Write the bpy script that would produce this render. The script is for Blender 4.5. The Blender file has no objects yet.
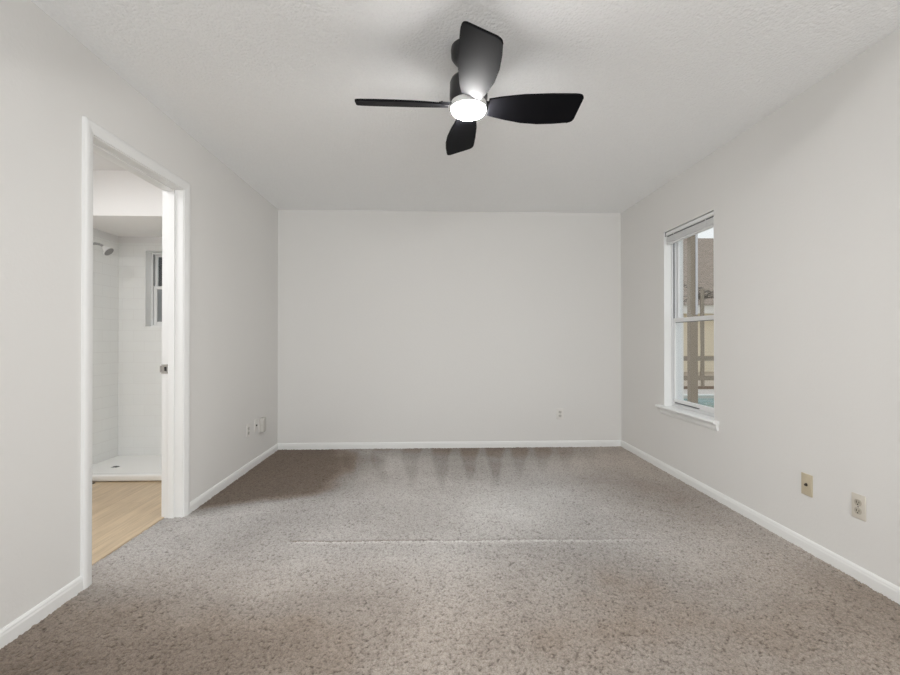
import bpy, bmesh, math, random
import numpy as np
from mathutils import Vector, Matrix
C = bpy.context.scene.collection
sc = bpy.context.scene
R = math.radians

# ------------------------------------------------------------------ camera, world, lights, exposure
F_PX, YAW, PITCH, CAM_Z = 457.24, 0.0401, 0.0045, 1.1147
cd = bpy.data.cameras.new('camera')
cd.sensor_fit = 'HORIZONTAL'; cd.sensor_width = 36.0; cd.lens = F_PX / 900 * 36
cd.clip_start = 0.05; cd.clip_end = 200
cam = bpy.data.objects.new('camera', cd); C.objects.link(cam)
cam.location = (0, 0, CAM_Z)
cam.rotation_euler = (math.pi / 2 + PITCH, 0, -YAW)
sc.camera = cam

w = bpy.data.worlds.new('overcast_sky'); sc.world = w; w.use_nodes = True
nt = w.node_tree; bg = nt.nodes['Background']
tc = nt.nodes.new('ShaderNodeTexCoord'); sp = nt.nodes.new('ShaderNodeSeparateXYZ'); cr = nt.nodes.new('ShaderNodeValToRGB')
nt.links.new(tc.outputs['Generated'], sp.inputs[0]); nt.links.new(sp.outputs['Z'], cr.inputs[0])
cr.color_ramp.elements[0].color = (0.86, 0.85, 0.86, 1); cr.color_ramp.elements[1].color = (0.80, 0.82, 0.92, 1)
nt.links.new(cr.outputs[0], bg.inputs[0]); bg.inputs[1].default_value = 1.15

def area(name, loc, rot, sx, sy, power, col):
    l = bpy.data.lights.new(name, 'AREA'); l.shape = 'RECTANGLE'; l.size = sx; l.size_y = sy
    l.energy = power; l.color = col
    o = bpy.data.objects.new(name, l); C.objects.link(o); o.location = loc; o.rotation_euler = rot
    return o
# added fill light at a made-up opening in the unseen rear wall
area('rear_fill', (0.2, -2.85, 1.05), (R(115), 0, 0), 2.7, 2.0, 74, (0.965, 0.99, 1.0))
# bathroom ceiling lamp, outside the view through the doorway
area('bathroom_lamp', (-2.45, 2.45, 2.40), (0, 0, 0), 0.5, 0.5, 16, (0.985, 0.99, 1.0))
LAMP = 262.0                       # strength of the fan's light diffuser

vs = sc.view_settings
sc.display_settings.display_device = 'sRGB'
vs.view_transform = 'Standard'; vs.look = 'None'; vs.exposure = 0.16; vs.gamma = 1.0; vs.use_curve_mapping = False
sc.cycles.use_denoising = True; sc.cycles.denoising_prefilter = 'NONE'; sc.cycles.denoising_input_passes = 'RGB_ALBEDO_NORMAL'
sc.cycles.max_bounces = 14; sc.cycles.diffuse_bounces = 8; sc.cycles.transparent_max_bounces = 16
sc.cycles.sample_clamp_indirect = 8

# ------------------------------------------------------------------ materials
def mat(name, col, rough=0.6, metal=0.0, spec=0.5):
    m = bpy.data.materials.new(name); m.use_nodes = True
    b = m.node_tree.nodes['Principled BSDF']
    b.inputs['Base Color'].default_value = (*col, 1); b.inputs['Roughness'].default_value = rough
    b.inputs['Metallic'].default_value = metal; b.inputs['Specular IOR Level'].default_value = spec
    return m
def N(m, t): return m.node_tree.nodes.new(t)
def L(m, a, b): m.node_tree.links.new(a, b)
def bsdf(m): return m.node_tree.nodes['Principled BSDF']
def objco(m, scale=(1, 1, 1)):
    t = N(m, 'ShaderNodeTexCoord'); mp = N(m, 'ShaderNodeMapping'); mp.inputs['Scale'].default_value = scale
    L(m, t.outputs['Object'], mp.inputs[0]); return mp.outputs[0]
def bump(m, height, dist, strength=1.0):
    b = N(m, 'ShaderNodeBump'); b.inputs['Distance'].default_value = dist; b.inputs['Strength'].default_value = strength
    L(m, height, b.inputs['Height']); L(m, b.outputs[0], bsdf(m).inputs['Normal'])
def noise(m, vec, scale, detail=2, rough=0.5):
    n = N(m, 'ShaderNodeTexNoise'); n.inputs['Scale'].default_value = scale; n.inputs['Detail'].default_value = detail
    n.inputs['Roughness'].default_value = rough; L(m, vec, n.inputs['Vector']); return n.outputs['Fac']
def ramp(m, fac, stops):
    r = N(m, 'ShaderNodeValToRGB'); L(m, fac, r.inputs[0]); e = r.color_ramp.elements
    while len(e) < len(stops): e.new(0.5)
    for i, (p, c) in enumerate(stops): e[i].position = p; e[i].color = (*c, 1)
    return r.outputs[0]
def mixc(m, fac, a, b, mode='MIX'):
    x = N(m, 'ShaderNodeMix'); x.data_type = 'RGBA'; x.blend_type = mode
    for v, i in ((fac, 0), (a, 6), (b, 7)):
        if hasattr(v, 'node'): L(m, v, x.inputs[i])
        elif i == 0: x.inputs[0].default_value = v
        else: x.inputs[i].default_value = (*v, 1)
    return x.outputs[2]

def wall_paint(name, col):
    m = mat(name, col, 0.75, spec=0.25); v = objco(m)
    bump(m, noise(m, v, 70, 3), 0.0012, 0.5)
    L(m, mixc(m, noise(m, v, 1.3, 3), [c * 0.985 for c in col], [min(1, c * 1.012) for c in col]), bsdf(m).inputs['Base Color'])
    return m
M_wall = wall_paint('wall_paint', (0.775, 0.768, 0.752))
M_bathwall = wall_paint('bath_wall_paint', (0.80, 0.795, 0.79))
m = M_ceil = mat('popcorn_ceiling', (0.86, 0.87, 0.87), 0.9, spec=0.15); v = objco(m)
vo = N(m, 'ShaderNodeTexVoronoi'); vo.inputs['Scale'].default_value = 75; L(m, v, vo.inputs['Vector'])
mx = N(m, 'ShaderNodeMath'); mx.operation = 'SUBTRACT'; L(m, noise(m, v, 60, 4, 0.65), mx.inputs[0]); L(m, vo.outputs['Distance'], mx.inputs[1])
bump(m, mx.outputs[0], 0.005, 0.6)
L(m, mixc(m, noise(m, v, 110, 3), (0.90, 0.912, 0.92), (0.97, 0.98, 0.985)), bsdf(m).inputs['Base Color'])
M_soffit = wall_paint('soffit_paint', (0.94, 0.93, 0.92))
M_trim = mat('white_gloss_paint', (0.86, 0.868, 0.86), 0.35, spec=0.4)
M_jamb = mat('white_door_paint', (0.84, 0.845, 0.84), 0.32, spec=0.45)
M_vinyl = mat('white_vinyl', (0.82, 0.83, 0.83), 0.3)
M_alu = mat('white_aluminium', (0.74, 0.75, 0.76), 0.35, 0.1)
M_track = mat('grey_track', (0.16, 0.165, 0.17), 0.5)
M_slat = mat('blind_slat', (0.84, 0.845, 0.845), 0.4)
M_chrome = mat('brushed_nickel', (0.55, 0.54, 0.52), 0.25, 1.0)
M_chrome2 = mat('chrome', (0.45, 0.45, 0.45), 0.12, 1.0)
M_black = mat('black_hole', (0.015, 0.014, 0.013), 0.6)
M_ivory = mat('almond_plastic', (0.56, 0.49, 0.36), 0.4)
M_lightplastic = mat('light_almond_plastic', (0.66, 0.62, 0.55), 0.4)
M_socket = mat('almond_socket_plastic', (0.50, 0.46, 0.385), 0.4)
M_wplastic = mat('white_plastic', (0.78, 0.765, 0.74), 0.4)
M_gplastic = mat('greyed_white_plastic', (0.60, 0.585, 0.55), 0.45)
M_pan = mat('white_acrylic', (0.86, 0.86, 0.845), 0.22)
M_fan = mat('matt_black_blade', (0.006, 0.006, 0.0075), 0.6, spec=0.06); v = objco(M_fan, (6, 90, 30))
bump(M_fan, noise(M_fan, v, 1.0, 2), 0.0004, 0.3)
M_fanmetal = mat('black_fan_metal', (0.03, 0.03, 0.032), 0.35, 0.4)
M_ring = mat('glow_white_ring', (0.80, 0.80, 0.79), 0.5)  # painted white in place of the lamp's glow on the ring
M_dark = mat('matt_dark_brown', (0.05, 0.04, 0.033), 0.6)

def glass(name, tint, refl=1.0):
    m = bpy.data.materials.new(name); m.use_nodes = True; t = m.node_tree; t.nodes.remove(t.nodes['Principled BSDF'])
    tr = N(m, 'ShaderNodeBsdfTransparent'); tr.inputs[0].default_value = (*tint, 1)
    gl = N(m, 'ShaderNodeBsdfGlossy'); gl.inputs['Roughness'].default_value = 0.02
    lw = N(m, 'ShaderNodeLayerWeight'); pw = N(m, 'ShaderNodeMath'); pw.operation = 'POWER'; pw.inputs[1].default_value = 5
    L(m, lw.outputs['Facing'], pw.inputs[0]); fr = N(m, 'ShaderNodeMath'); fr.operation = 'MULTIPLY_ADD'; fr.inputs[1].default_value = 0.9; fr.inputs[2].default_value = 0.035
    L(m, pw.outputs[0], fr.inputs[0])
    mx = N(m, 'ShaderNodeMixShader'); L(m, fr.outputs[0], mx.inputs[0]); L(m, tr.outputs[0], mx.inputs[1]); L(m, gl.outputs[0], mx.inputs[2])
    L(m, mx.outputs[0], t.nodes['Material Output'].inputs[0]); return m
M_glass = glass('window_glass', (0.93, 0.95, 0.94))

M_frost = mat('frosted_grey_glass', (0.26, 0.28, 0.29), 0.25)

def brick(name, axes, bw, bh, mortar, c1, c2, cm, rough, off=0.5, bumpd=0.002):
    m = mat(name, c1, rough); t = N(m, 'ShaderNodeTexCoord'); s = N(m, 'ShaderNodeSeparateXYZ'); cb = N(m, 'ShaderNodeCombineXYZ')
    L(m, t.outputs['Object'], s.inputs[0]); L(m, s.outputs[axes[0]], cb.inputs[0]); L(m, s.outputs[axes[1]], cb.inputs[1])
    b = N(m, 'ShaderNodeTexBrick'); L(m, cb.outputs[0], b.inputs['Vector'])
    b.inputs['Scale'].default_value = 1.0; b.inputs['Brick Width'].default_value = bw; b.inputs['Row Height'].default_value = bh
    b.inputs['Mortar Size'].default_value = mortar; b.inputs['Mortar Smooth'].default_value = 0.4; b.offset = off
    b.inputs['Color1'].default_value = (*c1, 1); b.inputs['Color2'].default_value = (*c2, 1); b.inputs['Mortar'].default_value = (*cm, 1)
    L(m, b.outputs['Color'], bsdf(m).inputs['Base Color'])
    inv = N(m, 'ShaderNodeMath'); inv.operation = 'SUBTRACT'; inv.inputs[0].default_value = 1; L(m, b.outputs['Fac'], inv.inputs[1])
    bump(m, inv.outputs[0], bumpd, 0.5)
    return m, b, cb.outputs[0]
T1, T2, TM = (0.87, 0.88, 0.87), (0.86, 0.87, 0.86), (0.825, 0.83, 0.82)
M_tile_xz = brick('white_wall_tile', (0, 2), 0.20, 0.10, 0.0018, T1, T2, TM, 0.16)[0]
M_tile_yz = brick('white_side_tile', (1, 2), 0.20, 0.10, 0.0018, T1, T2, TM, 0.16)[0]
# wood plank: boards run along Y-ish diagonal as in the photograph (along Y)
m, b, vec = brick('oak_plank', (1, 0), 1.22, 0.18, 0.0012, (0.58, 0.46, 0.32), (0.53, 0.41, 0.28), (0.30, 0.20, 0.12), 0.42, 0.37, 0.001)
M_wood = m
mp = N(m, 'ShaderNodeMapping'); mp.inputs['Scale'].default_value = (2.5, 38, 1); L(m, vec, mp.inputs[0])
g = ramp(m, noise(m, mp.outputs[0], 1.0, 4, 0.6), [(0.3, (0.80, 0.78, 0.74)), (0.7, (1.14, 1.14, 1.12))])
L(m, mixc(m, 1.0, b.outputs['Color'], g, 'MULTIPLY'), bsdf(m).inputs['Base Color'])

# carpet: colour from the pile attribute (lie of the pile, painted sheen, tuft depth) and noise
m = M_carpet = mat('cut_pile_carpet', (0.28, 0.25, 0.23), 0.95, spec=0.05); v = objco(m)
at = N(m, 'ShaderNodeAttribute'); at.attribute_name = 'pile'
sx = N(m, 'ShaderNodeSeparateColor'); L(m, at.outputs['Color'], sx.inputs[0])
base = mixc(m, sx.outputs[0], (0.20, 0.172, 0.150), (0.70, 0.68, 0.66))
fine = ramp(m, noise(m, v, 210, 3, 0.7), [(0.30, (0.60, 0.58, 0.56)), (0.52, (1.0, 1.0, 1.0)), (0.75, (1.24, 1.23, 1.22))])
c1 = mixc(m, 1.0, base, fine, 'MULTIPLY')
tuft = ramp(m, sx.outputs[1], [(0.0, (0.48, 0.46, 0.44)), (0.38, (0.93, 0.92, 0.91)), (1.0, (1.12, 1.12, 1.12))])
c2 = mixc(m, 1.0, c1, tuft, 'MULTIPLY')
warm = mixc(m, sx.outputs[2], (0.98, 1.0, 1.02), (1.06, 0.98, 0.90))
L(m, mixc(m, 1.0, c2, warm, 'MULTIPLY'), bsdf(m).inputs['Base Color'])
bump(m, noise(m, v, 260, 3, 0.7), 0.004, 0.7)
bsdf(m).inputs['Sheen Weight'].default_value = 0.12; bsdf(m).inputs['Sheen Roughness'].default_value = 0.5

def emission(name, col, s):
    m = bpy.data.materials.new(name); m.use_nodes = True; b = bsdf(m)
    b.inputs['Base Color'].default_value = (0.9, 0.9, 0.9, 1)
    b.inputs['Emission Color'].default_value = (*col, 1); b.inputs['Emission Strength'].default_value = s
    return m
M_lamp = emission('lit_diffuser', (1.0, 0.985, 0.965), LAMP)

# ------------------------------------------------------------------ builders
def obj(name, bm, m, parent=None, smooth=False, loc=None):
    me = bpy.data.meshes.new(name); bmesh.ops.recalc_face_normals(bm, faces=bm.faces); bm.to_mesh(me); bm.free()
    me.materials.append(m)
    if smooth:
        for p in me.polygons: p.use_smooth = True
        me.set_sharp_from_angle(angle=R(38))
    o = bpy.data.objects.new(name, me); C.objects.link(o)
    if parent: o.parent = parent
    if loc: o.location = loc
    return o
def tag(o, label, cat, group=None):
    o['label'] = label; o['category'] = cat
    if group: o['group'] = group
    return o
def thing(name, label, cat, loc=(0, 0, 0), rz=0, group=None):
    o = bpy.data.objects.new(name, None); C.objects.link(o); o.location = loc; o.rotation_euler = (0, 0, rz)
    o.empty_display_size = 0.1
    return tag(o, label, cat, group)
def struct(name, bm, m, parent=None, smooth=False):
    o = obj(name, bm, m, parent, smooth)
    if not parent: o['kind'] = 'structure'
    return o
def nb(): return bmesh.new()
def box(bm, x0, x1, y0, y1, z0, z1, bev=0, seg=2, M=None):
    t = bmesh.new()
    bmesh.ops.create_cube(t, size=1)
    for vv in t.verts:
        vv.co = Vector(((x0 + x1) / 2 + vv.co.x * (x1 - x0), (y0 + y1) / 2 + vv.co.y * (y1 - y0), (z0 + z1) / 2 + vv.co.z * (z1 - z0)))
    if bev: bmesh.ops.bevel(t, geom=t.edges[:], offset=bev, segments=seg, profile=0.5, affect='EDGES')
    if M: bmesh.ops.transform(t, matrix=M, verts=t.verts)
    me = bpy.data.meshes.new('_'); t.to_mesh(me); t.free(); bm.from_mesh(me); bpy.data.meshes.remove(me)
    return bm
def lathe(bm, prof, seg=48, M=None):
    rings = []
    new = []
    for r, z in prof:
        if r < 1e-6:
            vv = bm.verts.new((0, 0, z)); rings.append([vv]); new.append(vv)
        else:
            ring = [bm.verts.new((r * math.cos(2 * math.pi * i / seg), r * math.sin(2 * math.pi * i / seg), z)) for i in range(seg)]
            rings.append(ring); new += ring
    for a, b in zip(rings, rings[1:]):
        for i in range(seg):
            j = (i + 1) % seg
            if len(a) == 1 and len(b) == 1: continue
            if len(a) == 1: bm.faces.new((a[0], b[i], b[j]))
            elif len(b) == 1: bm.faces.new((a[i], b[0], a[j]))
            else: bm.faces.new((a[i], b[i], b[j], a[j]))
    if M: bmesh.ops.transform(bm, matrix=M, verts=new)
    return bm
def tube(bm, pts, rad, seg=12, cap=True):
    pts = [Vector(p) for p in pts]; rings = []
    rads = rad if isinstance(rad, (list, tuple)) else [rad] * len(pts)
    up = None
    for i, p in enumerate(pts):
        d = (pts[min(i + 1, len(pts) - 1)] - pts[max(i - 1, 0)]).normalized()
        if up is None: up = Vector((0, 0, 1)) if abs(d.z) < 0.9 else Vector((1, 0, 0))
        a = d.cross(up).normalized(); b = a.cross(d).normalized(); up = b
        rings.append([bm.verts.new(p + rads[i] * (a * math.cos(2 * math.pi * k / seg) + b * math.sin(2 * math.pi * k / seg))) for k in range(seg)])
    for r0, r1 in zip(rings, rings[1:]):
        for k in range(seg): bm.faces.new((r0[k], r0[(k + 1) % seg], r1[(k + 1) % seg], r1[k]))
    if cap: bm.faces.new(rings[0][::-1]); bm.faces.new(rings[-1])
    return bm
def prism(bm, prof, axis, a0, a1, M=None):
    """prof: 2-D outline; axis 0/1/2 is the extrusion axis (other two in order)."""
    def P(u, vv, s):
        return ((s, u, vv), (u, s, vv), (u, vv, s))[axis]
    A = [bm.verts.new(P(u, vv, a0)) for u, vv in prof]; B = [bm.verts.new(P(u, vv, a1)) for u, vv in prof]
    n = len(prof)
    for i in range(n): bm.faces.new((A[i], A[(i + 1) % n], B[(i + 1) % n], B[i]))
    bm.faces.new(A[::-1]); bm.faces.new(B)
    if M: bmesh.ops.transform(bm, matrix=M, verts=A + B)
    return bm

# ------------------------------------------------------------------ the room
XL, XR, YB, YF, H = -1.565, 1.987, 4.72, -2.80, 2.44
WT, RT = 0.115, 0.17            # wall thicknesses
DY0, DY1, DZ = 2.169, 2.941, 2.055                      # doorway clear opening
WY0, WY1, WZ0, WZ1 = 3.14, 3.836, 0.550, 2.035          # window opening
XB = XL - WT                                            # bathroom side of that wall
JT = 0.018                                              # jamb board thickness

b = nb()
box(b, XB, XL, YF, DY0 - JT, -0.02, H); box(b, XB, XL, DY1 + JT, YB, -0.02, H); box(b, XB, XL, DY0 - JT, DY1 + JT, DZ + JT, H)
struct('wall_left', b, M_wall)
b = nb()
box(b, XR, XR + RT, YF, WY0, -0.02, H); box(b, XR, XR + RT, WY1, YB, -0.02, H)
box(b, XR, XR + RT, WY0, WY1, -0.02, WZ0 - 0.022); box(b, XR, XR + RT, WY0, WY1, WZ1, H)
struct('wall_right', b, M_wall)
struct('wall_back', box(nb(), XB, XR + RT, YB, YB + 0.12, -0.02, H), M_wall)
b = nb()
box(b, XB, -1.20, YF - 0.12, YF, -0.02, H); box(b, 1.60, XR + RT, YF - 0.12, YF, -0.02, H); box(b, -1.20, 1.60, YF - 0.12, YF, 2.10, H)
struct('wall_front', b, M_wall)  # unseen rear wall; its wide opening is added for the fill light
struct('ceiling', box(nb(), XB, XR + RT, YF - 0.12, YB + 0.12, H, H + 0.1), M_ceil)

# carpet floor: fine grid where the photograph looks, coarse behind the camera
def smooth_noise(ny, nx, sig, seed):
    rs = np.random.RandomState(seed); a = rs.randn(ny, nx)
    fy = np.fft.fftfreq(ny)[:, None]; fx = np.fft.rfftfreq(nx)[None, :]
    g = np.exp(-2 * (math.pi * sig) ** 2 * (fy ** 2 + fx ** 2))
    r = np.fft.irfft2(np.fft.rfft2(a) * g, s=(ny, nx)); return (r - r.mean()) / r.std()
def carpet():
    dx = 0.004
    xs = np.arange(XB - 0.0, XR + 0.004, dx)
    ys = np.concatenate([np.linspace(YF - 0.12, 1.15, 40, endpoint=False), np.arange(1.15, YB + 0.004, dx)])
    nx, ny = len(xs), len(ys)
    Xg, Yg = np.meshgrid(xs, ys)
    fineN = smooth_noise(ny, nx, 0.62, 1); mid = smooth_noise(ny, nx, 1.2, 2); big = smooth_noise(ny, nx, 12, 3)
    patch = smooth_noise(ny, nx, 50, 4); patch2 = smooth_noise(ny, nx, 110, 5)
    tuft = 0.95 * fineN + 0.30 * mid; tuft = tuft / tuft.std()
    z = -0.003 + 0.0021 * np.clip(tuft, -2.4, 1.6) + 0.0006 * big
    # seam ridge across the floor
    ysm = 2.548 - 0.022 * (Xg + 0.775)
    fade = np.clip((Xg + 0.80) / 0.05, 0, 1) * np.clip((1.36 - Xg) / 0.35, 0, 1)
    d = Yg - ysm + 0.003 * np.sin(Xg * 9) + 0.002 * mid
    ridge = np.exp(-(d / 0.015) ** 2) * fade
    groove = np.exp(-((d - 0.023) / 0.011) ** 2) * fade * np.clip(1.0 - (Xg + 0.775) / 1.9, 0.25, 1)
    z += 0.004 * ridge - 0.007 * groove
    # pile tone, strokes and painted sheen: 0 dark .. 1 light
    pile = 0.50 + 0.085 * patch + 0.04 * patch2 + 0.02 * big
    # vacuum strokes fanning towards the far wall
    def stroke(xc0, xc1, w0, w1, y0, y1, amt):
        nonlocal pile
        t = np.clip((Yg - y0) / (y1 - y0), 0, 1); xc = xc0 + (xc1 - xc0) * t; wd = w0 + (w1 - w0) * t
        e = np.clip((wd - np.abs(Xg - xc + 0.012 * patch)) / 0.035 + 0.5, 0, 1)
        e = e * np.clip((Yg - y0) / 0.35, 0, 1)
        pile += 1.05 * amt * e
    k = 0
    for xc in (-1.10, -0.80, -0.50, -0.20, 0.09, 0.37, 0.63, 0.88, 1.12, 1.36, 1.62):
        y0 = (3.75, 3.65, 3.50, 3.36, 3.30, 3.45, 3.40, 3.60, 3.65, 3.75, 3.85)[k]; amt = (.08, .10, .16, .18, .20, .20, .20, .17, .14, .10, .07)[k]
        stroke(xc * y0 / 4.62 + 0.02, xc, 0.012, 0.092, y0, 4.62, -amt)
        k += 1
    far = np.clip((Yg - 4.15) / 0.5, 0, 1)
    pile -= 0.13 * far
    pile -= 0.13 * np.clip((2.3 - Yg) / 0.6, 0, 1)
    pile += 0.17 * np.exp(-((Yg - 3.0) / 0.8) ** 2 - ((Xg - 0.15) / 1.2) ** 2)  # light sheen in mid room, painted into the carpet tone
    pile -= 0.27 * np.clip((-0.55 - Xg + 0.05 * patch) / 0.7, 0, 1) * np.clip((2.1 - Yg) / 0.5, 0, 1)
    # darker carpet along the left of the room, beyond the doorway
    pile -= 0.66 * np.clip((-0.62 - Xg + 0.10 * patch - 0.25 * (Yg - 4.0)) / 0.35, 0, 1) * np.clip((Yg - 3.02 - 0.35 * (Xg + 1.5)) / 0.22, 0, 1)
    pile += 0.30 * ridge - 0.55 * groove
    pile = np.clip(pile, 0, 1)
    tn = np.clip(0.5 + 0.24 * tuft, 0, 1)
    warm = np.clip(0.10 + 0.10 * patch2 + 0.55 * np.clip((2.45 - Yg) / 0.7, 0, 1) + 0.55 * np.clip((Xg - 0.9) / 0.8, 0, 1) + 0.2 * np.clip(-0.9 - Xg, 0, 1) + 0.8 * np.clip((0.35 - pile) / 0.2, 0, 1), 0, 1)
    co = np.stack([Xg, Yg, z], -1).reshape(-1, 3)
    idx = np.arange(nx * ny).reshape(ny, nx)
    q = np.stack([idx[:-1, :-1], idx[:-1, 1:], idx[1:, 1:], idx[1:, :-1]], -1).reshape(-1, 4)
    me = bpy.data.meshes.new('floor'); n = len(q)
    me.vertices.add(len(co)); me.vertices.foreach_set('co', co.ravel())
    me.loops.add(n * 4); me.loops.foreach_set('vertex_index', q.ravel().astype(np.int32))
    me.polygons.add(n); me.polygons.foreach_set('loop_start', np.arange(0, n * 4, 4, dtype=np.int32))
    me.update(calc_edges=True); me.validate()
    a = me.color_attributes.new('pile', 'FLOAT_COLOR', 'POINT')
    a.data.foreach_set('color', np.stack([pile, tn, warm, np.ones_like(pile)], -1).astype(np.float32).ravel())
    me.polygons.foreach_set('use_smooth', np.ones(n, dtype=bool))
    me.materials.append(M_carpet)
    o = bpy.data.objects.new('floor', me); C.objects.link(o); o['kind'] = 'structure'
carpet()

# baseboards
def base_prof(s=1):
    return [(0, -0.015), (0.012 * s, -0.015), (0.012 * s, 0.040), (0.0095 * s, 0.047), (0.0095 * s, 0.052), (0.005 * s, 0.060), (0, 0.062)]
def baseboard(name, axis, at, a0, a1, s):
    pr = [(at + u, z) for u, z in base_prof(s)]
    return struct(name, prism(nb(), pr, axis, a0, a1), M_trim)
baseboard('baseboard_left', 1, XL, YF, DY0 - 0.060, 1)
baseboard('baseboard_left_far', 1, XL, DY1 + 0.060, YB, 1)
baseboard('baseboard_right', 1, XR, YF, YB, -1)
baseboard('baseboard_back', 0, YB, XL, XR, -1)

# ------------------------------------------------------------------ doorway: jambs, stops, casing, strike plate
door = struct('door_1', nb(), M_jamb) if False else bpy.data.objects.new('door_1', None)
if door.name not in C.objects: C.objects.link(door)
door['kind'] = 'structure'; door['label'] = 'open doorway with white painted casing in the left wall'
XJ0, XJ1 = XB - 0.012, XL + 0.001
obj('side_jamb', box(nb(), XJ0, XJ1, DY0 - JT, DY0, -0.012, DZ), M_jamb, door)
obj('side_jamb', box(nb(), XJ0, XJ1, DY1, DY1 + JT, -0.012, DZ), M_jamb, door)
obj('head_jamb', box(nb(), XJ0, XJ1, DY0 - JT, DY1 + JT, DZ, DZ + JT), M_jamb, door)
# stop: a strip that leaves a fine dark line on the jamb
SX = -1.613
obj('door_stop', box(nb(), SX - 0.036, SX, DY1 - 0.010, DY1, -0.010, DZ - 0.010, 0.002), M_jamb, door)
obj('door_stop', box(nb(), SX - 0.036, SX, DY0, DY0 + 0.010, -0.010, DZ - 0.010, 0.002), M_jamb, door)
obj('door_stop', box(nb(), SX - 0.036, SX, DY0, DY1, DZ - 0.010, DZ, 0.002), M_jamb, door)
# casing profile: u = distance outwards from the opening edge, v = thickness out of the wall
CP = [(u * 1.03, v_) for u, v_ in [(0.004, 0.0), (0.004, 0.008), (0.007, 0.011), (0.014, 0.012), (0.020, 0.0135), (0.030, 0.017), (0.040, 0.018), (0.050, 0.018), (0.056, 0.0165), (0.059, 0.013), (0.059, 0.0)]]
def casing(side, xw, s):
    """mitred three-piece casing drawn round the opening on one face of the wall"""
    def ring(pts_fn, n):
        bm = nb(); A = []; B = []
        for u, vv in CP:
            p, q = pts_fn(u, vv); A.append(bm.verts.new(p)); B.append(bm.verts.new(q))
        k = len(CP)
        for i in range(k): bm.faces.new((A[i], A[(i + 1) % k], B[(i + 1) % k], B[i]))
        bm.faces.new(A[::-1]); bm.faces.new(B)
        obj('casing', bm, M_jamb if s > 0 else M_trim, door, True)
    ring(lambda u, v_: ((xw + s * v_, DY0 - u, -0.012), (xw + s * v_, DY0 - u, DZ + u)), 0)
    ring(lambda u, v_: ((xw + s * v_, DY1 + u, -0.012), (xw + s * v_, DY1 + u, DZ + u)), 0)
    ring(lambda u, v_: ((xw + s * v_, DY0 - u, DZ + u), (xw + s * v_, DY1 + u, DZ + u)), 0)
casing('room', XL, 1); casing('bath', XB, -1)
# strike plate wrapped round the bathroom-side edge of the far jamb
b = nb(); zs = 0.93
box(b, XJ0 - 0.003, -1.652, DY1 - 0.0025, DY1 + 0.001, zs - 0.029, zs + 0.029, 0.001)
box(b, XJ0 - 0.012, XJ0, DY1 - 0.0025, DY1 + 0.0006, zs - 0.020, zs + 0.020, 0.001)
stp = obj('strike_plate', b, M_chrome, door)
obj('latch_hole', box(nb(), -1.676, -1.662, DY1 - 0.0032, DY1 - 0.002, zs - 0.013, zs + 0.013), M_black, stp)

# ------------------------------------------------------------------ bathroom beyond the doorway
BX0, BY0, SY0, SY1 = -2.945, 1.30, 3.68, 4.42          # left wall, near wall, shower front, shower back
SH, PZ = 2.085, 0.03
struct('floor', box(nb(), BX0, XB - 0.014, BY0, SY0 + 0.1, -0.08, 0.0), M_wood)
b = nb(); box(b, XB - 0.016, XB + 0.006, DY0, DY1, -0.012, 0.004, 0.003); struct('trim_1', b, M_wood)
struct('wall_bath_left', box(nb(), BX0 - 0.1, BX0, BY0, SY1 + 0.1, -0.08, H), M_bathwall)
struct('wall_bath_near', box(nb(), BX0 - 0.1, XB, BY0 - 0.1, BY0, -0.08, H), M_bathwall)
SWX0, SWX1, SWZ0, SWZ1 = -2.695, -2.10, 1.232, 1.957   # window in the shower's back wall
b = nb()
for (x0, x1, z0, z1) in ((BX0, SWX0, -0.08, H), (SWX1, XB, -0.08, H), (SWX0, SWX1, -0.08, SWZ0), (SWX0, SWX1, SWZ1, H)):
    box(b, x0, x1, SY1, SY1 + 0.13, z0, z1)
struct('wall_bath_back', b, M_bathwall)
struct('ceiling', box(nb(), BX0 - 0.1, XB, BY0 - 0.1, SY1 + 0.13, H, H + 0.1), M_bathwall)
struct('ceiling_soffit', box(nb(), BX0, XB, SY0, SY1, SH, H), M_soffit)
# tile surfaces
TZ = 2.022
struct('wall_tile_left', box(nb(), BX0, BX0 + 0.010, SY0 + 0.004, SY1, PZ, TZ, 0.002), M_tile_yz)
b = nb()
for (x0, x1, z0, z1) in ((BX0 + 0.01, SWX0, PZ, TZ), (SWX1, XB, PZ, TZ), (SWX0, SWX1, PZ, SWZ0), (SWX0, SWX1, SWZ1, TZ)):
    box(b, x0, x1, SY1 - 0.010, SY1, z0, z1)
struct('wall_tile_back', b, M_tile_xz)
struct('wall_tile_right', box(nb(), XB - 0.010, XB, SY0 + 0.004, SY1 - 0.01, PZ, TZ), M_tile_yz)
# shower pan
pan = thing('shower_pan', 'low white shower pan with a rounded curb on the wood floor', 'shower pan', ((BX0 + XB) / 2, SY0, 0))
cx = (BX0 + XB) / 2; hw = (XB - BX0) / 2 - 0.012
obj('curb', box(nb(), -hw, hw, 0.0, 0.075, 0.004, 0.052, 0.012, 4), M_pan, pan, True)
obj('basin', box(nb(), -hw, hw, 0.070, SY1 - SY0 - 0.012, 0.002, PZ), M_pan, pan)
dr = obj('drain', lathe(nb(), [(0, 0.004), (0.020, 0.004), (0.024, 0.003), (0.029, 0.0025), (0.031, 0.0)], 32), M_chrome2, pan, True, (-2.69 - cx, 4.01 - SY0, PZ))
obj('drain_slot', lathe(nb(), [(0, 0.0), (0.017, 0.0)], 32), M_black, dr, False, (0, 0, 0.0045))
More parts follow.
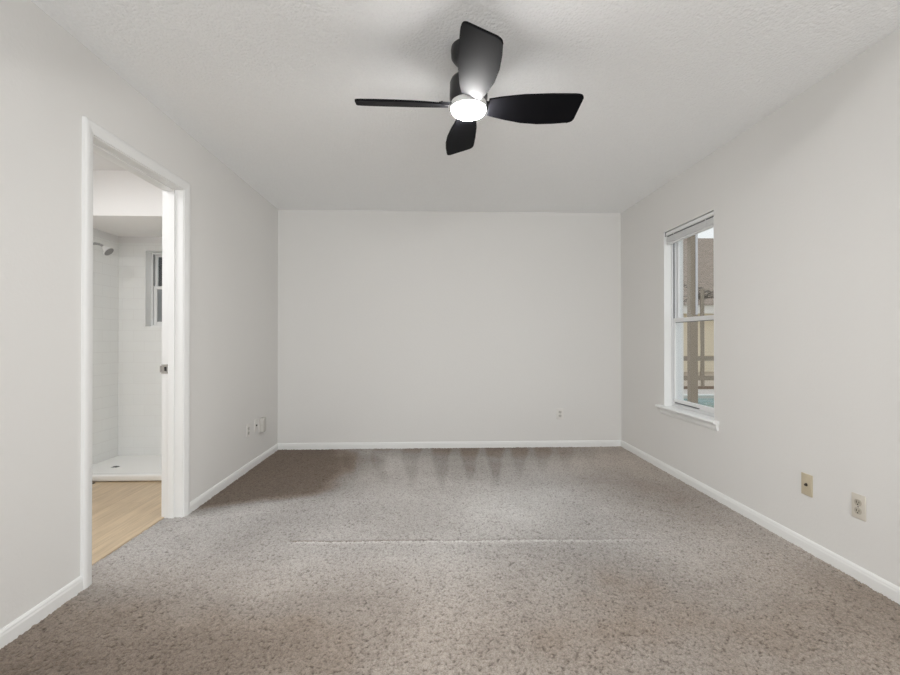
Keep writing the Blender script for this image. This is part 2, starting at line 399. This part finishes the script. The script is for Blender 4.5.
# shower arm and head on the left tile wall
sh = thing('shower_fixture', 'small chrome shower head on a curved arm from the white tile wall', 'shower head', (BX0 + 0.010, 3.98, 1.905))
obj('flange', lathe(nb(), [(0, 0.010), (0.014, 0.010), (0.027, 0.004), (0.029, 0)], 28, Matrix.Rotation(R(90), 4, 'Y')), M_chrome2, sh, True)
arm = [(0.0, 0, 0.0), (0.05, 0, 0.016), (0.09, 0, 0.022), (0.125, 0, 0.017), (0.15, 0, 0.004), (0.166, 0, -0.012)]
obj('arm', tube(nb(), arm, 0.0105, 12), M_chrome2, sh, True)
T = Matrix.Translation((0.160, 0, -0.006)) @ Matrix.Rotation(R(180 - 48), 4, 'Y')
obj('spray_head', lathe(nb(), [(0, 0), (0.014, 0), (0.015, 0.012), (0.019, 0.020), (0.030, 0.040), (0.042, 0.054), (0.043, 0.062), (0.039, 0.064)], 28, T), mat('satin_plastic', (0.66, 0.66, 0.65), 0.3), sh, True)
obj('spray_face', lathe(nb(), [(0, 0.0645), (0.0385, 0.0642), (0.0385, 0.060)], 28, T), mat('grey_spray_face', (0.30, 0.30, 0.30), 0.5), sh, True)
# window in the shower wall
w2 = bpy.data.objects.new('window_2', None); C.objects.link(w2); w2['kind'] = 'structure'
w2['label'] = 'small white framed window in the shower wall'
def frame(bm, x0, x1, z0, z1, y0, y1, t, bev=0.002):
    box(bm, x0, x0 + t, y0, y1, z0, z1, bev); box(bm, x1 - t, x1, y0, y1, z0, z1, bev)
    box(bm, x0 + t, x1 - t, y0, y1, z0, z0 + t, bev); box(bm, x0 + t, x1 - t, y0, y1, z1 - t, z1, bev); return bm
b = nb()
for q in ((SWX0, SWX0 + 0.006, SWZ0, SWZ1), (SWX1 - 0.006, SWX1, SWZ0, SWZ1), (SWX0, SWX1, SWZ0, SWZ0 + 0.006), (SWX0, SWX1, SWZ1 - 0.006, SWZ1)):
    box(b, q[0], q[1], SY1 - 0.012, SY1 + 0.13, q[2], q[3])
obj('reveal', b, M_trim, w2)
yw = SY1 + 0.075
obj('frame', frame(nb(), SWX0 + 0.006, SWX1 - 0.006, SWZ0 + 0.006, SWZ1 - 0.006, yw, yw + 0.05, 0.018), M_vinyl, w2)
zm = 1.602
us = obj('upper_sash', frame(nb(), SWX0 + 0.030, SWX1 - 0.024, zm - 0.02, SWZ1 - 0.024, yw + 0.022, yw + 0.042, 0.022), M_vinyl, w2)
obj('pane', box(nb(), SWX0 + 0.050, SWX1 - 0.044, yw + 0.030, yw + 0.034, zm, SWZ1 - 0.044), M_glass, us)
ls = obj('lower_sash', frame(nb(), SWX0 + 0.030, SWX1 - 0.024, SWZ0 + 0.024, zm + 0.025, yw + 0.002, yw + 0.022, 0.030), M_vinyl, w2)
obj('pane', box(nb(), SWX0 + 0.058, SWX1 - 0.052, yw + 0.010, yw + 0.014, SWZ0 + 0.050, zm), M_frost, ls)
obj('sash_lock', box(nb(), -2.41, -2.36, yw - 0.012, yw + 0.002, zm - 0.01, zm + 0.02, 0.004), M_vinyl, w2)
obj('track', box(nb(), SWX0 + 0.0245, SWX0 + 0.030, yw + 0.004, yw + 0.010, zm + 0.03, SWZ1 - 0.03), M_track, w2)
# small dark slatted piece for an unidentified mark by the curb
fg = thing('dark_floor_piece', 'small dark slatted piece lying on the wood floor against the shower curb', 'floor grille', (-2.70, 3.625, 0.0))
b = nb(); frame(b, -0.09, 0.09, -0.04, 0.04, 0, 0.006, 0.012, 0.001)
bmesh.ops.transform(b, matrix=Matrix(((1, 0, 0, 0), (0, 0, 1, 0), (0, 1, 0, 0), (0, 0, 0, 1))), verts=b.verts)
obj('rim', b, M_dark, fg)
b = nb()
for i in range(7): box(b, -0.078 + i * 0.0235, -0.068 + i * 0.0235, -0.03, 0.03, 0.0, 0.004)
obj('louvres', b, M_dark, fg)

# ------------------------------------------------------------------ window in the right wall
w1 = bpy.data.objects.new('window_1', None); C.objects.link(w1); w1['kind'] = 'structure'
w1['label'] = 'white single-hung window in the right wall'
# local helper in (Y,Z) with X depth
def yframe(bm, y0, y1, z0, z1, x0, x1, t, tb=None, tt=None, bev=0.0015):
    tb = tb or t; tt = tt or t
    box(bm, x0, x1, y0, y0 + t, z0, z1, bev); box(bm, x0, x1, y1 - t, y1, z0, z1, bev)
    box(bm, x0, x1, y0 + t, y1 - t, z0, z0 + tb, bev); box(bm, x0, x1, y0 + t, y1 - t, z1 - tt, z1, bev); return bm
WM = 1.275
# white painted returns of the opening
b = nb(); t_ = 0.004
box(b, XR - 0.0005, XR + 0.066, WY1 - t_, WY1, WZ0, WZ1); box(b, XR - 0.0005, XR + 0.066, WY0, WY0 + t_, WZ0, WZ1)
box(b, XR - 0.0005, XR + 0.066, WY0 + t_, WY1 - t_, WZ1 - t_, WZ1)
obj('reveal', b, M_trim, w1)
XF = XR + 0.062
obj('frame', yframe(nb(), WY0, WY1, WZ0 - 0.005, WZ1, XF, XF + 0.085, 0.016, 0.03, 0.03), M_alu, w1)
for yy in (WY1 - 0.021, WY0 + 0.0165):
    obj('track', box(nb(), XF + 0.012, XF + 0.020, yy, yy + 0.0045, WM + 0.02, WZ1 - 0.04), M_track, w1)
us = obj('upper_sash', yframe(nb(), WY0 + 0.022, WY1 - 0.022, WM - 0.016, WZ1 - 0.028, XF + 0.044, XF + 0.068, 0.010, 0.032, 0.026), M_vinyl, w1)
obj('pane', box(nb(), XF + 0.054, XF + 0.058, WY0 + 0.028, WY1 - 0.028, WM + 0.010, WZ1 - 0.05), M_glass, us)
ls = obj('lower_sash', yframe(nb(), WY0 + 0.022, WY1 - 0.022, WZ0 + 0.024, WM + 0.020, XF + 0.010, XF + 0.036, 0.015, 0.038, 0.034), M_vinyl, w1)
obj('pane', box(nb(), XF + 0.020, XF + 0.024, WY0 + 0.034, WY1 - 0.034, WZ0 + 0.058, WM - 0.010), M_glass, ls)
obj('lift_rail_gap_shade', box(nb(), XF + 0.002, XF + 0.012, WY0 + 0.30, WY1 - 0.05, WZ0 + 0.030, WZ0 + 0.036, 0.001), M_track, ls)  # dark strip in place of the shaded gap at the lift rail
obj('meeting_rail_shadow_gap', box(nb(), XF + 0.0115, XF + 0.034, WY0 + 0.05, WY1 - 0.05, WM - 0.018, WM - 0.0145), M_track, ls)
# stool and apron
b = nb()
pr = [(XR + 0.10, WZ0 - 0.022), (XR + 0.10, WZ0), (XR - 0.036, WZ0), (XR - 0.042, WZ0 - 0.003), (XR - 0.045, WZ0 - 0.009), (XR - 0.045, WZ0 - 0.013), (XR - 0.042, WZ0 - 0.019), (XR - 0.036, WZ0 - 0.022)]
prism(b, pr, 1, WY0, WY1)
pr2 = [(x if x < XR else XR - 0.0005, z) for x, z in pr]
prism(b, pr2, 1, WY0 - 0.055, WY0); prism(b, pr2, 1, WY1, WY1 + 0.075)
obj('stool', b, M_trim, w1, True)
pr = [(XR, WZ0 - 0.070), (XR - 0.008, WZ0 - 0.070), (XR - 0.014, WZ0 - 0.060), (XR - 0.017, WZ0 - 0.045), (XR - 0.017, WZ0 - 0.022), (XR, WZ0 - 0.022)]
obj('apron', prism(nb(), pr, 1, WY0 - 0.045, WY1 + 0.045), M_trim, w1, True)

# raised mini blind at the head of the window
bl = thing('window_blind', 'white mini blind pulled all the way up at the window head', 'blind', (XR + 0.032, (WY0 + WY1) / 2, WZ1 - 0.005))
hl = (WY1 - WY0) / 2 - 0.008
b = nb(); box(b, -0.020, 0.020, -hl, hl, -0.032, -0.004, 0.002)
obj('headrail', b, M_slat, bl)
obj('end_bracket', box(nb(), -0.0245, 0.0245, hl, hl + 0.004, -0.036, 0.0), M_track, bl)
obj('end_bracket', box(nb(), -0.0245, 0.0245, -hl - 0.004, -hl, -0.036, 0.0), M_track, bl)
obj('headrail_gap_shade', box(nb(), -0.010, 0.016, -hl + 0.01, hl - 0.01, -0.041, -0.031), M_track, bl)  # dark strip put in as the shade under the headrail
b = nb()
for i in range(13):
    z = -0.043 - i * 0.0036
    s = 0.0006 * ((i * 7) % 5 - 2)
    pr = [(-0.0145 + s, z - 0.0006), (0, z + 0.0006), (0.0125 + s, z - 0.0004), (0.0125 + s, z - 0.0030), (0, z - 0.002), (-0.0145 + s, z - 0.0030)]
    prism(b, pr, 1, -hl + 0.004, hl - 0.004)
obj('slat_stack', b, M_slat, bl)
obj('bottom_rail', box(nb(), -0.015, 0.013, -hl + 0.004, hl - 0.004, -0.107, -0.096, 0.002), M_slat, bl)
for yy in (-0.22, 0.22): obj('ladder_cord', box(nb(), -0.0145, -0.0135, yy - 0.004, yy + 0.004, -0.094, -0.030), M_slat, bl)
obj('tilt_wand', tube(nb(), [(-0.018, hl - 0.02, -0.022), (-0.022, hl - 0.018, -0.05), (-0.012, hl - 0.006, -0.12)], 0.0022, 8), M_slat, bl, True)

# ------------------------------------------------------------------ ceiling fan
fan = thing('ceiling_fan', 'black four-blade ceiling fan with a lit round white lamp', 'ceiling fan', (0.167, 2.067, 2.44), R(1.9))
obj('canopy', lathe(nb(), [(0, 0), (0.078, 0), (0.080, -0.012), (0.078, -0.045), (0.066, -0.062), (0.040, -0.070), (0, -0.070)]), M_fanmetal, fan, True)
obj('downrod', lathe(nb(), [(0, -0.06), (0.019, -0.06), (0.019, -0.150), (0, -0.150)], 24), M_fanmetal, fan, True)
obj('motor_housing', lathe(nb(), [(0, -0.128), (0.030, -0.128), (0.060, -0.134), (0.078, -0.146), (0.085, -0.162), (0.086, -0.232), (0.080, -0.246), (0.066, -0.250), (0, -0.250)]), M_fanmetal, fan, True)
lk = obj('light_ring', lathe(nb(), [(0.060, -0.246), (0.079, -0.250), (0.082, -0.256), (0.082, -0.278), (0.078, -0.281), (0.060, -0.279)]), M_ring, fan, True)
obj('diffuser', lathe(nb(), [(0.0775, -0.279), (0.0768, -0.288), (0.072, -0.297), (0.062, -0.3035), (0.045, -0.308), (0.020, -0.311), (0, -0.3115)]), M_lamp, lk, True)
def blade_mesh():
    lead = [(0.092, -0.045), (0.15, -0.058), (0.25, -0.075), (0.38, -0.086), (0.48, -0.090)]
    trail = [(0.48, 0.074), (0.42, 0.083), (0.34, 0.089), (0.26, 0.085), (0.18, 0.070), (0.12, 0.055), (0.092, 0.047)]
    tipx = 0.523
    out = list(lead)
    for k in range(6):                                       # rounded tip corners
        a = R(-90 + 84 * k / 5); out.append((0.501 + 0.022 * math.cos(a), -0.067 + 0.022 * math.sin(a)))
    for k in range(7):
        a = R(5 + 92 * k / 6); out.append((0.489 + 0.026 * math.cos(a), 0.047 + 0.026 * math.sin(a)))
    out += trail
    bm = nb(); th = 0.0045
    A = [bm.verts.new((x, y, -th)) for x, y in out]; B = [bm.verts.new((x, y, th)) for x, y in out]
    n = len(out)
    for i in range(n): bm.faces.new((A[i], A[(i + 1) % n], B[(i + 1) % n], B[i]))
    f0 = bm.faces.new(A[::-1]); f1 = bm.faces.new(B)
    bmesh.ops.bevel(bm, geom=list(set(list(f0.edges) + list(f1.edges))), offset=0.002, segments=2, profile=0.5, affect='EDGES')
    return bm
ZB = -0.262
for i in range(4):
    a = R(90 * i)
    Mx = Matrix.Rotation(a, 4, 'Z') @ Matrix.Translation((0, 0, -0.265)) @ Matrix.Rotation(R(-20), 4, 'X')
    bm = blade_mesh(); bmesh.ops.scale(bm, vec=(0.98, 0.97, 1), verts=bm.verts); bmesh.ops.transform(bm, matrix=Mx, verts=bm.verts)
    bo = obj('blade', bm, M_fan, fan)
    bm = nb(); box(bm, 0.070, 0.135, -0.022, 0.022, 0.0045, 0.012, 0.002)
    for yy in (-0.012, 0.012):
        lathe(bm, [(0.005, 0.012), (0.005, 0.015), (0, 0.016)], 12, Matrix.Translation((0.122, yy, 0)))
    bmesh.ops.transform(bm, matrix=Mx, verts=bm.verts)
    obj('blade_iron', bm, M_fanmetal, bo)

# ------------------------------------------------------------------ wall plates (built facing +Z' = local -Y, then turned to their wall)
def plate_bm(wd=0.070, ht=0.114, th=0.006):
    return box(nb(), -wd / 2, wd / 2, -th, 0, -ht / 2, ht / 2, 0.0025, 3)
def duplex(label, loc, rz, mp_, ms_, group='duplex wall outlets'):
    t = thing('wall_outlet', label, 'wall outlet', loc, rz, group)
    obj('cover_plate', plate_bm(), mp_, t, True)
    for s in (1, -1):
        bm = nb(); pts = []
        for k in range(28):
            a = 2 * math.pi * k / 28; x = 0.0172 * math.cos(a); z = max(-0.0142, min(0.0142, 0.0172 * math.sin(a)))
            pts.append((x, z + s * 0.0195))
        prism(bm, pts, 1, -0.0085, -0.004)
        r_ = obj('receptacle', bm, ms_, t)
        bm = nb()
        box(bm, -0.0080, -0.0050, -0.0089, -0.0080, s * 0.0195 - 0.003, s * 0.0195 + 0.007); box(bm, 0.0050, 0.0080, -0.0089, -0.0080, s * 0.0195 - 0.002, s * 0.0195 + 0.006)
        lathe(bm, [(0.0032, 0.0080), (0.0032, 0.0089), (0, 0.0089)], 12, Matrix.Translation((0, 0, s * 0.0195 - 0.0088)) @ Matrix.Rotation(R(90), 4, 'X'))
        obj('slots', bm, M_black, r_)
    obj('screw', lathe(nb(), [(0.0034, 0.005), (0.0034, 0.0068), (0, 0.0075)], 14, Matrix.Rotation(R(90), 4, 'X')), M_chrome, t, True)
    return t
def coax(label, loc, rz, m_):
    t = thing('cable_plate', label, 'cable plate', loc, rz, 'cable jack plates')
    obj('cover_plate', plate_bm(), m_, t, True)
    RX = Matrix.Rotation(R(90), 4, 'X')
    obj('jack', lathe(nb(), [(0.0085, 0.005), (0.0085, 0.008), (0.0058, 0.008), (0.0058, 0.015), (0, 0.015)], 12, RX), M_dark, t, True)
    for s in (1, -1):
        obj('screw', lathe(nb(), [(0.0032, 0.005), (0.0032, 0.0068), (0, 0.0074)], 14, Matrix.Translation((0, 0, s * 0.0415)) @ RX), m_, t, True)
    return t
# local -Y faces the room: right wall faces -X -> rz = -90; left wall faces +X -> rz = 90; back wall faces -Y -> 0
coax('almond cable jack plate low on the right wall, left of the outlet', (XR, 2.345, 0.347), R(-90), M_ivory)
duplex('almond duplex outlet with brown sockets low on the right wall', (XR, 2.051, 0.338), R(-90), M_lightplastic, M_socket)
duplex('white duplex outlet low on the back wall', (1.335, YB, 0.340), 0, M_wplastic, M_gplastic)
duplex('white duplex outlet on the left wall, nearest the doorway', (XL, 3.965, 0.338), R(90), M_wplastic, M_gplastic)
coax('white cable jack plate on the left wall beside the small box', (XL, 4.135, 0.352), R(90), M_wplastic)
bx = thing('wall_box', 'small off-white plastic box mounted low on the left wall near the corner', 'wall box', (XL, 4.25, 0.338), R(90))
obj('back_plate', box(nb(), -0.042, 0.042, -0.005, 0, -0.070, 0.070, 0.002), M_wplastic, bx, True)
obj('cover', box(nb(), -0.037, 0.037, -0.042, -0.004, -0.064, 0.064, 0.006, 3), M_gplastic, bx, True)
obj('bottom_port', box(nb(), -0.026, 0.026, -0.036, -0.010, -0.0665, -0.0635), M_black, bx)

# ------------------------------------------------------------------ outside the window
M_deck = mat('pale_concrete', (0.62, 0.58, 0.52), 0.8); bump(M_deck, noise(M_deck, objco(M_deck), 40, 3), 0.004)
M_sand = mat('tan_ground', (0.50, 0.42, 0.32), 0.9)
M_bronze = mat('bronze_aluminium', (0.20, 0.135, 0.085), 0.5)
M_bronze2 = mat('tan_aluminium', (0.27, 0.22, 0.16), 0.5)
M_pale = mat('pale_grey_aluminium', (0.62, 0.62, 0.64), 0.4)
m = M_water = mat('pool_water', (0.17, 0.36, 0.36), 0.08); v = objco(m); bump(m, noise(m, v, 5, 2), 0.03, 0.4)
M_siding = mat('beige_lap_siding', (0.80, 0.72, 0.56), 0.7)
m = M_roof = brick('brown_shingles', (0, 1), 0.30, 0.14, 0.012, (0.30, 0.24, 0.185), (0.36, 0.29, 0.23), (0.20, 0.16, 0.12), 0.9, 0.5, 0.01)[0]
M_fascia = mat('white_fascia', (0.80, 0.79, 0.74), 0.5)
M_frond = mat('dull_green_frond', (0.10, 0.085, 0.06), 0.6)
M_trunk = mat('grey_trunk', (0.20, 0.17, 0.14), 0.9); bump(M_trunk, noise(M_trunk, objco(M_trunk, (1, 1, 12)), 6, 2), 0.02)
GZ = -0.12
b = nb()
for (x0, x1, y0, y1) in ((2.157, 3.2, -2, 11.1), (3.2, 9.5, -2, 6.2), (3.2, 9.5, 9.75, 11.1), (9.5, 30, -2, 11.1)): box(b, x0, x1, y0, y1, GZ - 0.2, GZ)
struct('floor_deck', b, M_deck)
struct('floor_yard', box(nb(), 2.157, 30, 11.1, 24, GZ - 0.2, GZ), M_sand)
struct('floor_side_yard', box(nb(), -12, 2.157, 5.0, 24, GZ - 0.2, GZ - 0.01), M_deck)
b = nb(); box(b, 3.2, 9.5, 6.2, 9.75, GZ - 0.2, GZ - 0.05)
tag(obj('pool_water', b, M_water), 'teal swimming pool water beyond the window', 'pool')
cop = obj('pool_coping', frame(nb(), 3.05, 9.65, 6.05, 9.90, GZ, GZ + 0.03, 0.15, 0.008), M_fascia)
for vv in cop.data.vertices: vv.co = (vv.co.x, vv.co.z, vv.co.y)
cop.data.flip_normals()
tag(cop, 'white stone coping round the teal pool outside', 'pool coping')
# near porch post with a beam back to the house
pp = thing('porch_post', 'brown square porch post standing just outside the window', 'post', (3.30, 5.66, GZ))
obj('shaft', box(nb(), -0.046, 0.046, -0.042, 0.042, 0, 2.64, 0.004), M_bronze2, pp)
obj('base_plate', box(nb(), -0.08, 0.08, -0.08, 0.08, 0, 0.012, 0.002), M_bronze, pp)
obj('edge_strip', box(nb(), 0.012, 0.040, -0.054, -0.041, 1.55, 2.64, 0.002), M_pale, pp)
obj('beam', box(nb(), -1.14, 0.046, -0.03, 0.03, 2.54, 2.64, 0.004), M_pale, pp)
# far screen wall of the pool enclosure
YC = 11.2
pc = thing('pool_screen_wall', 'far bronze framed screen wall behind the pool', 'screen wall', (6.785, YC, GZ))
for x in (-2.6, -1.25, 0.0, 1.25, 2.6): obj('upright', box(nb(), x - 0.032, x + 0.032, -0.03, 0.03, 0, 2.5, 0.003), M_bronze2, pc)
for z, h in ((0.705, 0.115), (0.215, 0.115), (0.0, 0.07)): obj('rail', box(nb(), -2.63, 2.63, -0.035, -0.005, z, z + h, 0.003), M_bronze2 if z else M_bronze, pc)
# neighbouring house
nh = thing('neighbour_house', 'beige house with lap siding and a brown roof beyond the pool', 'house', (10.5, 17.0, GZ))
b = nb(); k = 0; z = -0.1
pr = [(0.3, -0.1)]
while z < 2.35:
    pr += [(-0.05, z), (0.0, z + 0.125)]; z += 0.125
pr += [(0.3, z)]
prism(b, pr, 0, -5, 7)
obj('siding_wall', b, M_siding, nh)
obj('fascia', box(nb(), -5.4, 7.4, -0.50, -0.46, 2.20, 2.56, 0.004), M_fascia, nh)
obj('soffit', box(nb(), -5.4, 7.4, -0.46, 0.0, 2.21, 2.23), M_fascia, nh)
b = nb(); prism(b, [(-0.62, 2.52), (6.2, 6.50), (13, 2.52)], 0, -5.5, 7.5)
rf = obj('roof', b, M_roof, nh)
# small palm in front of the house
rnd = random.Random(4)
pl = thing('palm_tree', 'small palm with thin arching fronds in front of the brown roof', 'palm', (9.06, 15.0, GZ))
obj('trunk', tube(nb(), [(0, 0, 0), (0.01, 0, 0.9), (0.0, 0.01, 1.8), (0.0, 0, 2.55)], [0.05, 0.045, 0.04, 0.05], 12), M_trunk, pl, True)
for i in range(13):
    a = 2 * math.pi * i / 13 + rnd.uniform(-.2, .2); el = rnd.uniform(0.5, 1.3); ln = rnd.uniform(0.9, 1.35)
    bm = nb(); spine = []; p = Vector((0, 0, 2.53)); e = el
    for k in range(9):
        spine.append(p.copy()); p = p + Vector((math.cos(a) * math.cos(e), math.sin(a) * math.cos(e), math.sin(e))) * ln / 8; e -= 0.2
    tube(bm, spine, [0.012 - 0.0012 * k for k in range(9)], 6)
    side = Vector((-math.sin(a), math.cos(a), 0))
    for k in range(1, 9):
        for s in (1, -1):
            q0 = spine[k]; dirn = (spine[k] - spine[k - 1]).normalized(); l2 = 0.22 * (1 - 0.07 * k)
            q1 = q0 + (side * s * 0.8 + dirn * 0.6 + Vector((0, 0, -0.25))) * l2
            tube(bm, [q0, (q0 + q1) / 2 + Vector((0, 0, 0.02)), q1], [0.009, 0.012, 0.002], 4)
    obj('frond', bm, M_frond, pl, True)

# dark fence beyond the shower window
fn = thing('board_fence', 'dark grey board fence seen through the small shower window', 'fence', (-3.0, 5.9, GZ))
b = nb()
for i in range(26): box(b, -1.9 + i * 0.146, -1.9 + i * 0.146 + 0.138, -0.01, 0.01, 0.03, 2.9, 0.003)
obj('boards', b, mat('dark_fence_board', (0.045, 0.045, 0.045), 0.8), fn)
for zz in (0.4, 2.3): obj('cross_rail', box(nb(), -1.9, 1.89, 0.01, 0.05, zz, zz + 0.09, 0.003), mat('dark_fence_rail', (0.05, 0.05, 0.05), 0.8), fn)
